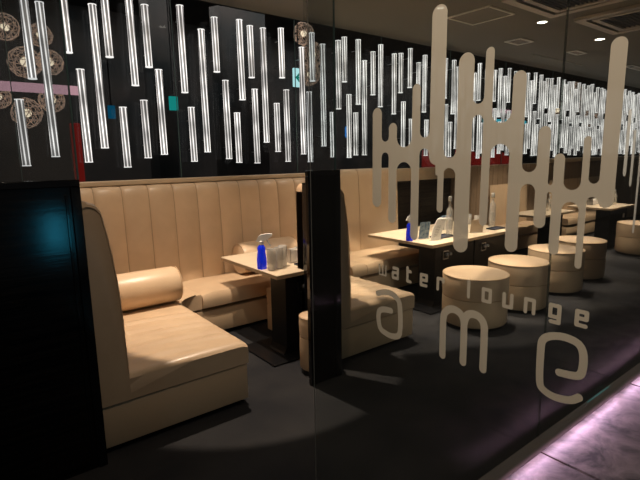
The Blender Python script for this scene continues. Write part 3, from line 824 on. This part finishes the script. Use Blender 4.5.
for x, z, r, lab in ((4.80, 3.55, .2, 'stand-in for a mirrored crystal globe at the top of the narrow pane'), (4.963, 3.25, .24, 'stand-in for a mirrored crystal globe behind rods in the narrow pane'), (4.914, 2.93, .2, 'stand-in for a mirrored crystal globe lowest in the narrow pane')):
    a, b = mv(x, z, 6.0); globe(lab, a, 6.0, b, r)
for x, z, r, lab in ((14.1, 3.3, .3, 'far stand-in for a mirrored warm globe highest behind the dense rods'), (14.9, 3.0, .3, 'far stand-in for a mirrored warm globe in the middle behind the dense rods'), (15.5, 2.6, .3, 'far stand-in for a mirrored warm globe lowest behind the dense rods'), (13.3, 2.75, .28, 'far stand-in for a mirrored warm globe left behind the dense rods')):
    a, b = mv(x, z, 6.3); globe(lab, a, 6.3, b, r)
def tube(name, label, cat, m, x0, x1, y, z0, z1, d=.06):
    o = obj(name, B(x0, x1, y, y + d, z0, z1, bev=min(.02, (z1 - z0) * .3)), m, None, True); tag(o, label, cat); return o
a, z = mv(.598, 2.404, 5.6); b, z2 = mv(1.468, 2.5, 5.6)
tube('hanging_light_tube', 'pink glowing stand-in for a light strip mirrored in the left pane', 'light tube', M['pink'], -1.5, b, 5.6, z - .02, z + .07)  # added glow in place of a mirrored pink light strip
a, z = mv(8.967, 2.653, 6.2, 6); b, z2 = mv(10.58, 2.6, 6.2, 6)
tube('hanging_light_tube', 'pink glowing tube behind the middle frosted stripes', 'light tube', M['pink'], a, b, 6.2, 2.52, 2.60)
tube('hanging_light_tube', 'cyan glowing tube under the far pink one', 'light tube', M['cyan'], a + .2, b + .3, 6.2, 2.30, 2.38)
def hang_sign(name, label, m, x, y, z, w_, h):
    t = thing(name, label, 'sign', (x, y, z)); obj('lit_face', B(-w_ / 2, w_ / 2, 0, .03, -h / 2, h / 2, bev=.004), m, t)
    obj('hanger', B(-.006, .006, .01, .02, h / 2, CZ + .9 - z), M['cord'], t); return t
ex = hang_sign('exit_sign', 'lit exit sign with green left arrow beside the pane edge', M['signw'], 3.57, 4.95, 2.56, .15, .22)
bm = bmesh.new()   # the arrow, pointing left
bm.faces.new([bm.verts.new((p[0], -.003, p[1])) for p in [(-.055, 0), (0, .055), (.02, .04), (-.008, .012), (.055, .012), (.055, -.012), (-.008, -.012), (.02, -.04), (0, -.055)]][::-1])
obj('arrow', bm, M['signg'], ex)
hang_sign('standin_sign', 'small teal stand-in for a reflection behind the rods above the nearest sofa', M['teal'], 2.38, 6.0, 2.29, .11, .17)  # added glow in place of a teal reflection
hang_sign('standin_sign', 'dim cyan stand-in for a reflection left behind the long rods', M['cyanblue'], 1.626, 6.0, 2.15, .08, .15)  # added glow in place of a cyan reflection
tube('hanging_neon', 'thin vertical blue neon behind the narrow pane', 'light tube', M['blueneon'], 4.55 * 1.0, 4.58, 5.2, 1.86, 2.02, .03)
def armchair(label, x, y, s=1):  # added red shapes in place of reflections in the glass
    t = thing('standin_armchair', label, 'armchair', (x, y, 0), 0, 'red stand-ins for reflections')
    bm = bmesh.new(); lathe(bm, [(.28, .28), (.34, .3), (.36, .42), (.3, .46), (0, .46)], 20); obj('seat', bm, M['red'], t, True)
    secs = []
    for k in range(13):
        a = PI * k / 12; R0 = .38; top = 1.35 + .38 * math.sin(a)
        c, s_ = math.cos(a), math.sin(a)
        secs.append([(R0 * c, R0 * s_, .3), ((R0 + .08) * c, (R0 + .08) * s_, .3), ((R0 + .1) * c, (R0 + .1) * s_, top), (R0 * c, R0 * s_, top)])
    obj('backrest', loft(bmesh.new(), secs), M['red'], t, True)
    for sx in (-1, 1):
        for sy in (-1, 1): obj('leg', B(sx * .2 - .02, sx * .2 + .02, sy * .2 - .02, sy * .2 + .02, 0, .3), M['cord'], t)
o = obj('red_standin', B(1.075, 1.165, 5.5, 5.56, 0, 1.98, bev=.01), M['red']); tag(o, 'narrow red stand-in for a reflection behind the pane edge', 'curtain')  # added red slab in place of a reflection
for x, y in ((7.3, 5.5), (8.3, 5.5), (9.3, 5.5)): 
    armchair({7.3: 'red armchair shape standing in for a reflection left of the middle frosted stripes', 8.3: 'red armchair shape standing in for a reflection between the middle frosted stripes', 9.3: 'red armchair shape standing in for a reflection right of the middle frosted stripes'}[x], x, y)
tube('hall_pillar', 'dark pillar in the hall behind the rods', 'pillar', M['hallwall'], 3.6, 4.4, 7.0, 0, 4.1, .4)
tube('hall_pillar', 'slim dark pillar in the hall behind the left booth', 'pillar', M['hallwall'], 2.5, 2.8, 7.0, 0, 4.1, .4)

# ------------------------------------------------------------------ light
def spot(x, y, z, tx, ty, tz, e, ang, col=(1, .78, .56), blend=.6, r=.03):
    l = bpy.data.lights.new('spot', 'SPOT'); l.energy = e; l.spot_size = math.radians(ang); l.spot_blend = blend; l.color = col; l.shadow_soft_size = r
    o = bpy.data.objects.new('spot', l); COL.objects.link(o); o.location = (x, y, z)
    o.rotation_euler = (Vector((tx, ty, tz)) - Vector((x, y, z))).to_track_quat('-Z', 'Y').to_euler()
def area(x, y, z, tx, ty, tz, e, sx, sy, col):
    l = bpy.data.lights.new('area', 'AREA'); l.shape = 'RECTANGLE'; l.size = sx; l.size_y = sy; l.energy = e; l.color = col
    o = bpy.data.objects.new('area', l); COL.objects.link(o); o.location = (x, y, z)
    o.rotation_euler = (Vector((tx, ty, tz)) - Vector((x, y, z))).to_track_quat('-Z', 'Y').to_euler()
    return o
W1 = (1, .81, .63)
spot(1.95, 2.75, 3.05, 2.31, 3.33, .75, 60, 11, W1, .5)  # added unseen lamp, brightens the napkins on the left table
spot(1.78, 3.30, 3.05, 1.78, 3.30, .4, 300, 47, W1, .12, .015)
spot(1.2, 3.2, 3.05, 1.3, 4.3, .9, 80, 75, W1, .8)  # added wide fill for the rear sofa back
spot(3.55, 3.45, 3.05, 3.55, 3.45, .4, 330, 46, W1, .15, .015)
spot(4.6, 3.4, 3.05, 4.7, 3.4, .6, 330, 52, W1, .4)
spot(3.95, 2.72, 3.05, 3.95, 2.66, .4, 220, 30, W1, .3)
spot(4.8, 2.72, 3.05, 4.8, 2.66, .4, 200, 30, W1, .3)
spot(5.74, 3.05, 3.05, 5.7, 2.75, .4, 230, 36, W1, .4)
spot(6.6, 2.95, 3.05, 6.5, 2.75, .4, 180, 32, W1, .3)
spot(7.24, 3.02, 3.05, 7.3, 3.6, .4, 260, 65, W1)
spot(9.0, 3.0, 3.05, 9.0, 3.3, .4, 330, 62, W1)
spot(3.9, 3.1, 3.05, 4.0, 4.5, 1.0, 75, 80, W1)
area(5, 2.9, 3.0, 5, 2.9, 0, 17, 11, 1.6, (1, .82, .62))  # added soft fill along the whole lounge
for sx_, sy_ in ((-.3, -.5), (-.2, .9)):
    spot(sx_, sy_, 3.0, .9, .5, 1.75, 42, 60, (1, .86, .70), 1, .1)     # added unseen lamps on the corridor side, brighten the frosted film
spot(.3, 1.2, 3.05, .9, 2.7, .2, 32, 80, W1, 1, .1)
spot(3.0, -.3, 3.0, 3.6, 1.2, 1.6, 110, 50, (1, .9, .8), 1, .1)  # added unseen lamp, brightens the film on the facade pane
for x in (2.7, 4.2, 6):                                                # pink strip under the glass front
    area(x, 1.112, .065, x, .98, .0, 2.6, 1.4, .02, (.95, .60, .95))
area(1.02, -1.6, .72, .3, 2.5, 1.2, 1.6, .24, .42, (.05, .65, 1))            # added unseen cyan lamp, its mirror image makes the patch on the black panel
area(6, 7, 3.9, 6, 7.6, 0, 300, 12, 2, (.9, .8, .7))  # added unseen lamp, lifts the dark behind the smoked glass
wd = bpy.data.worlds.new('world'); sc.world = wd; wd.use_nodes = True
wd.node_tree.nodes['Background'].inputs[0].default_value = (.55, .5, .46, 1); wd.node_tree.nodes['Background'].inputs[1].default_value = .05
sc.view_settings.view_transform = 'Standard'; sc.view_settings.look = 'None'; sc.view_settings.exposure = 0; sc.view_settings.gamma = 1
sc.cycles.use_denoising = True; sc.cycles.max_bounces = 10; sc.cycles.transparent_max_bounces = 24; sc.cycles.sample_clamp_indirect = 4
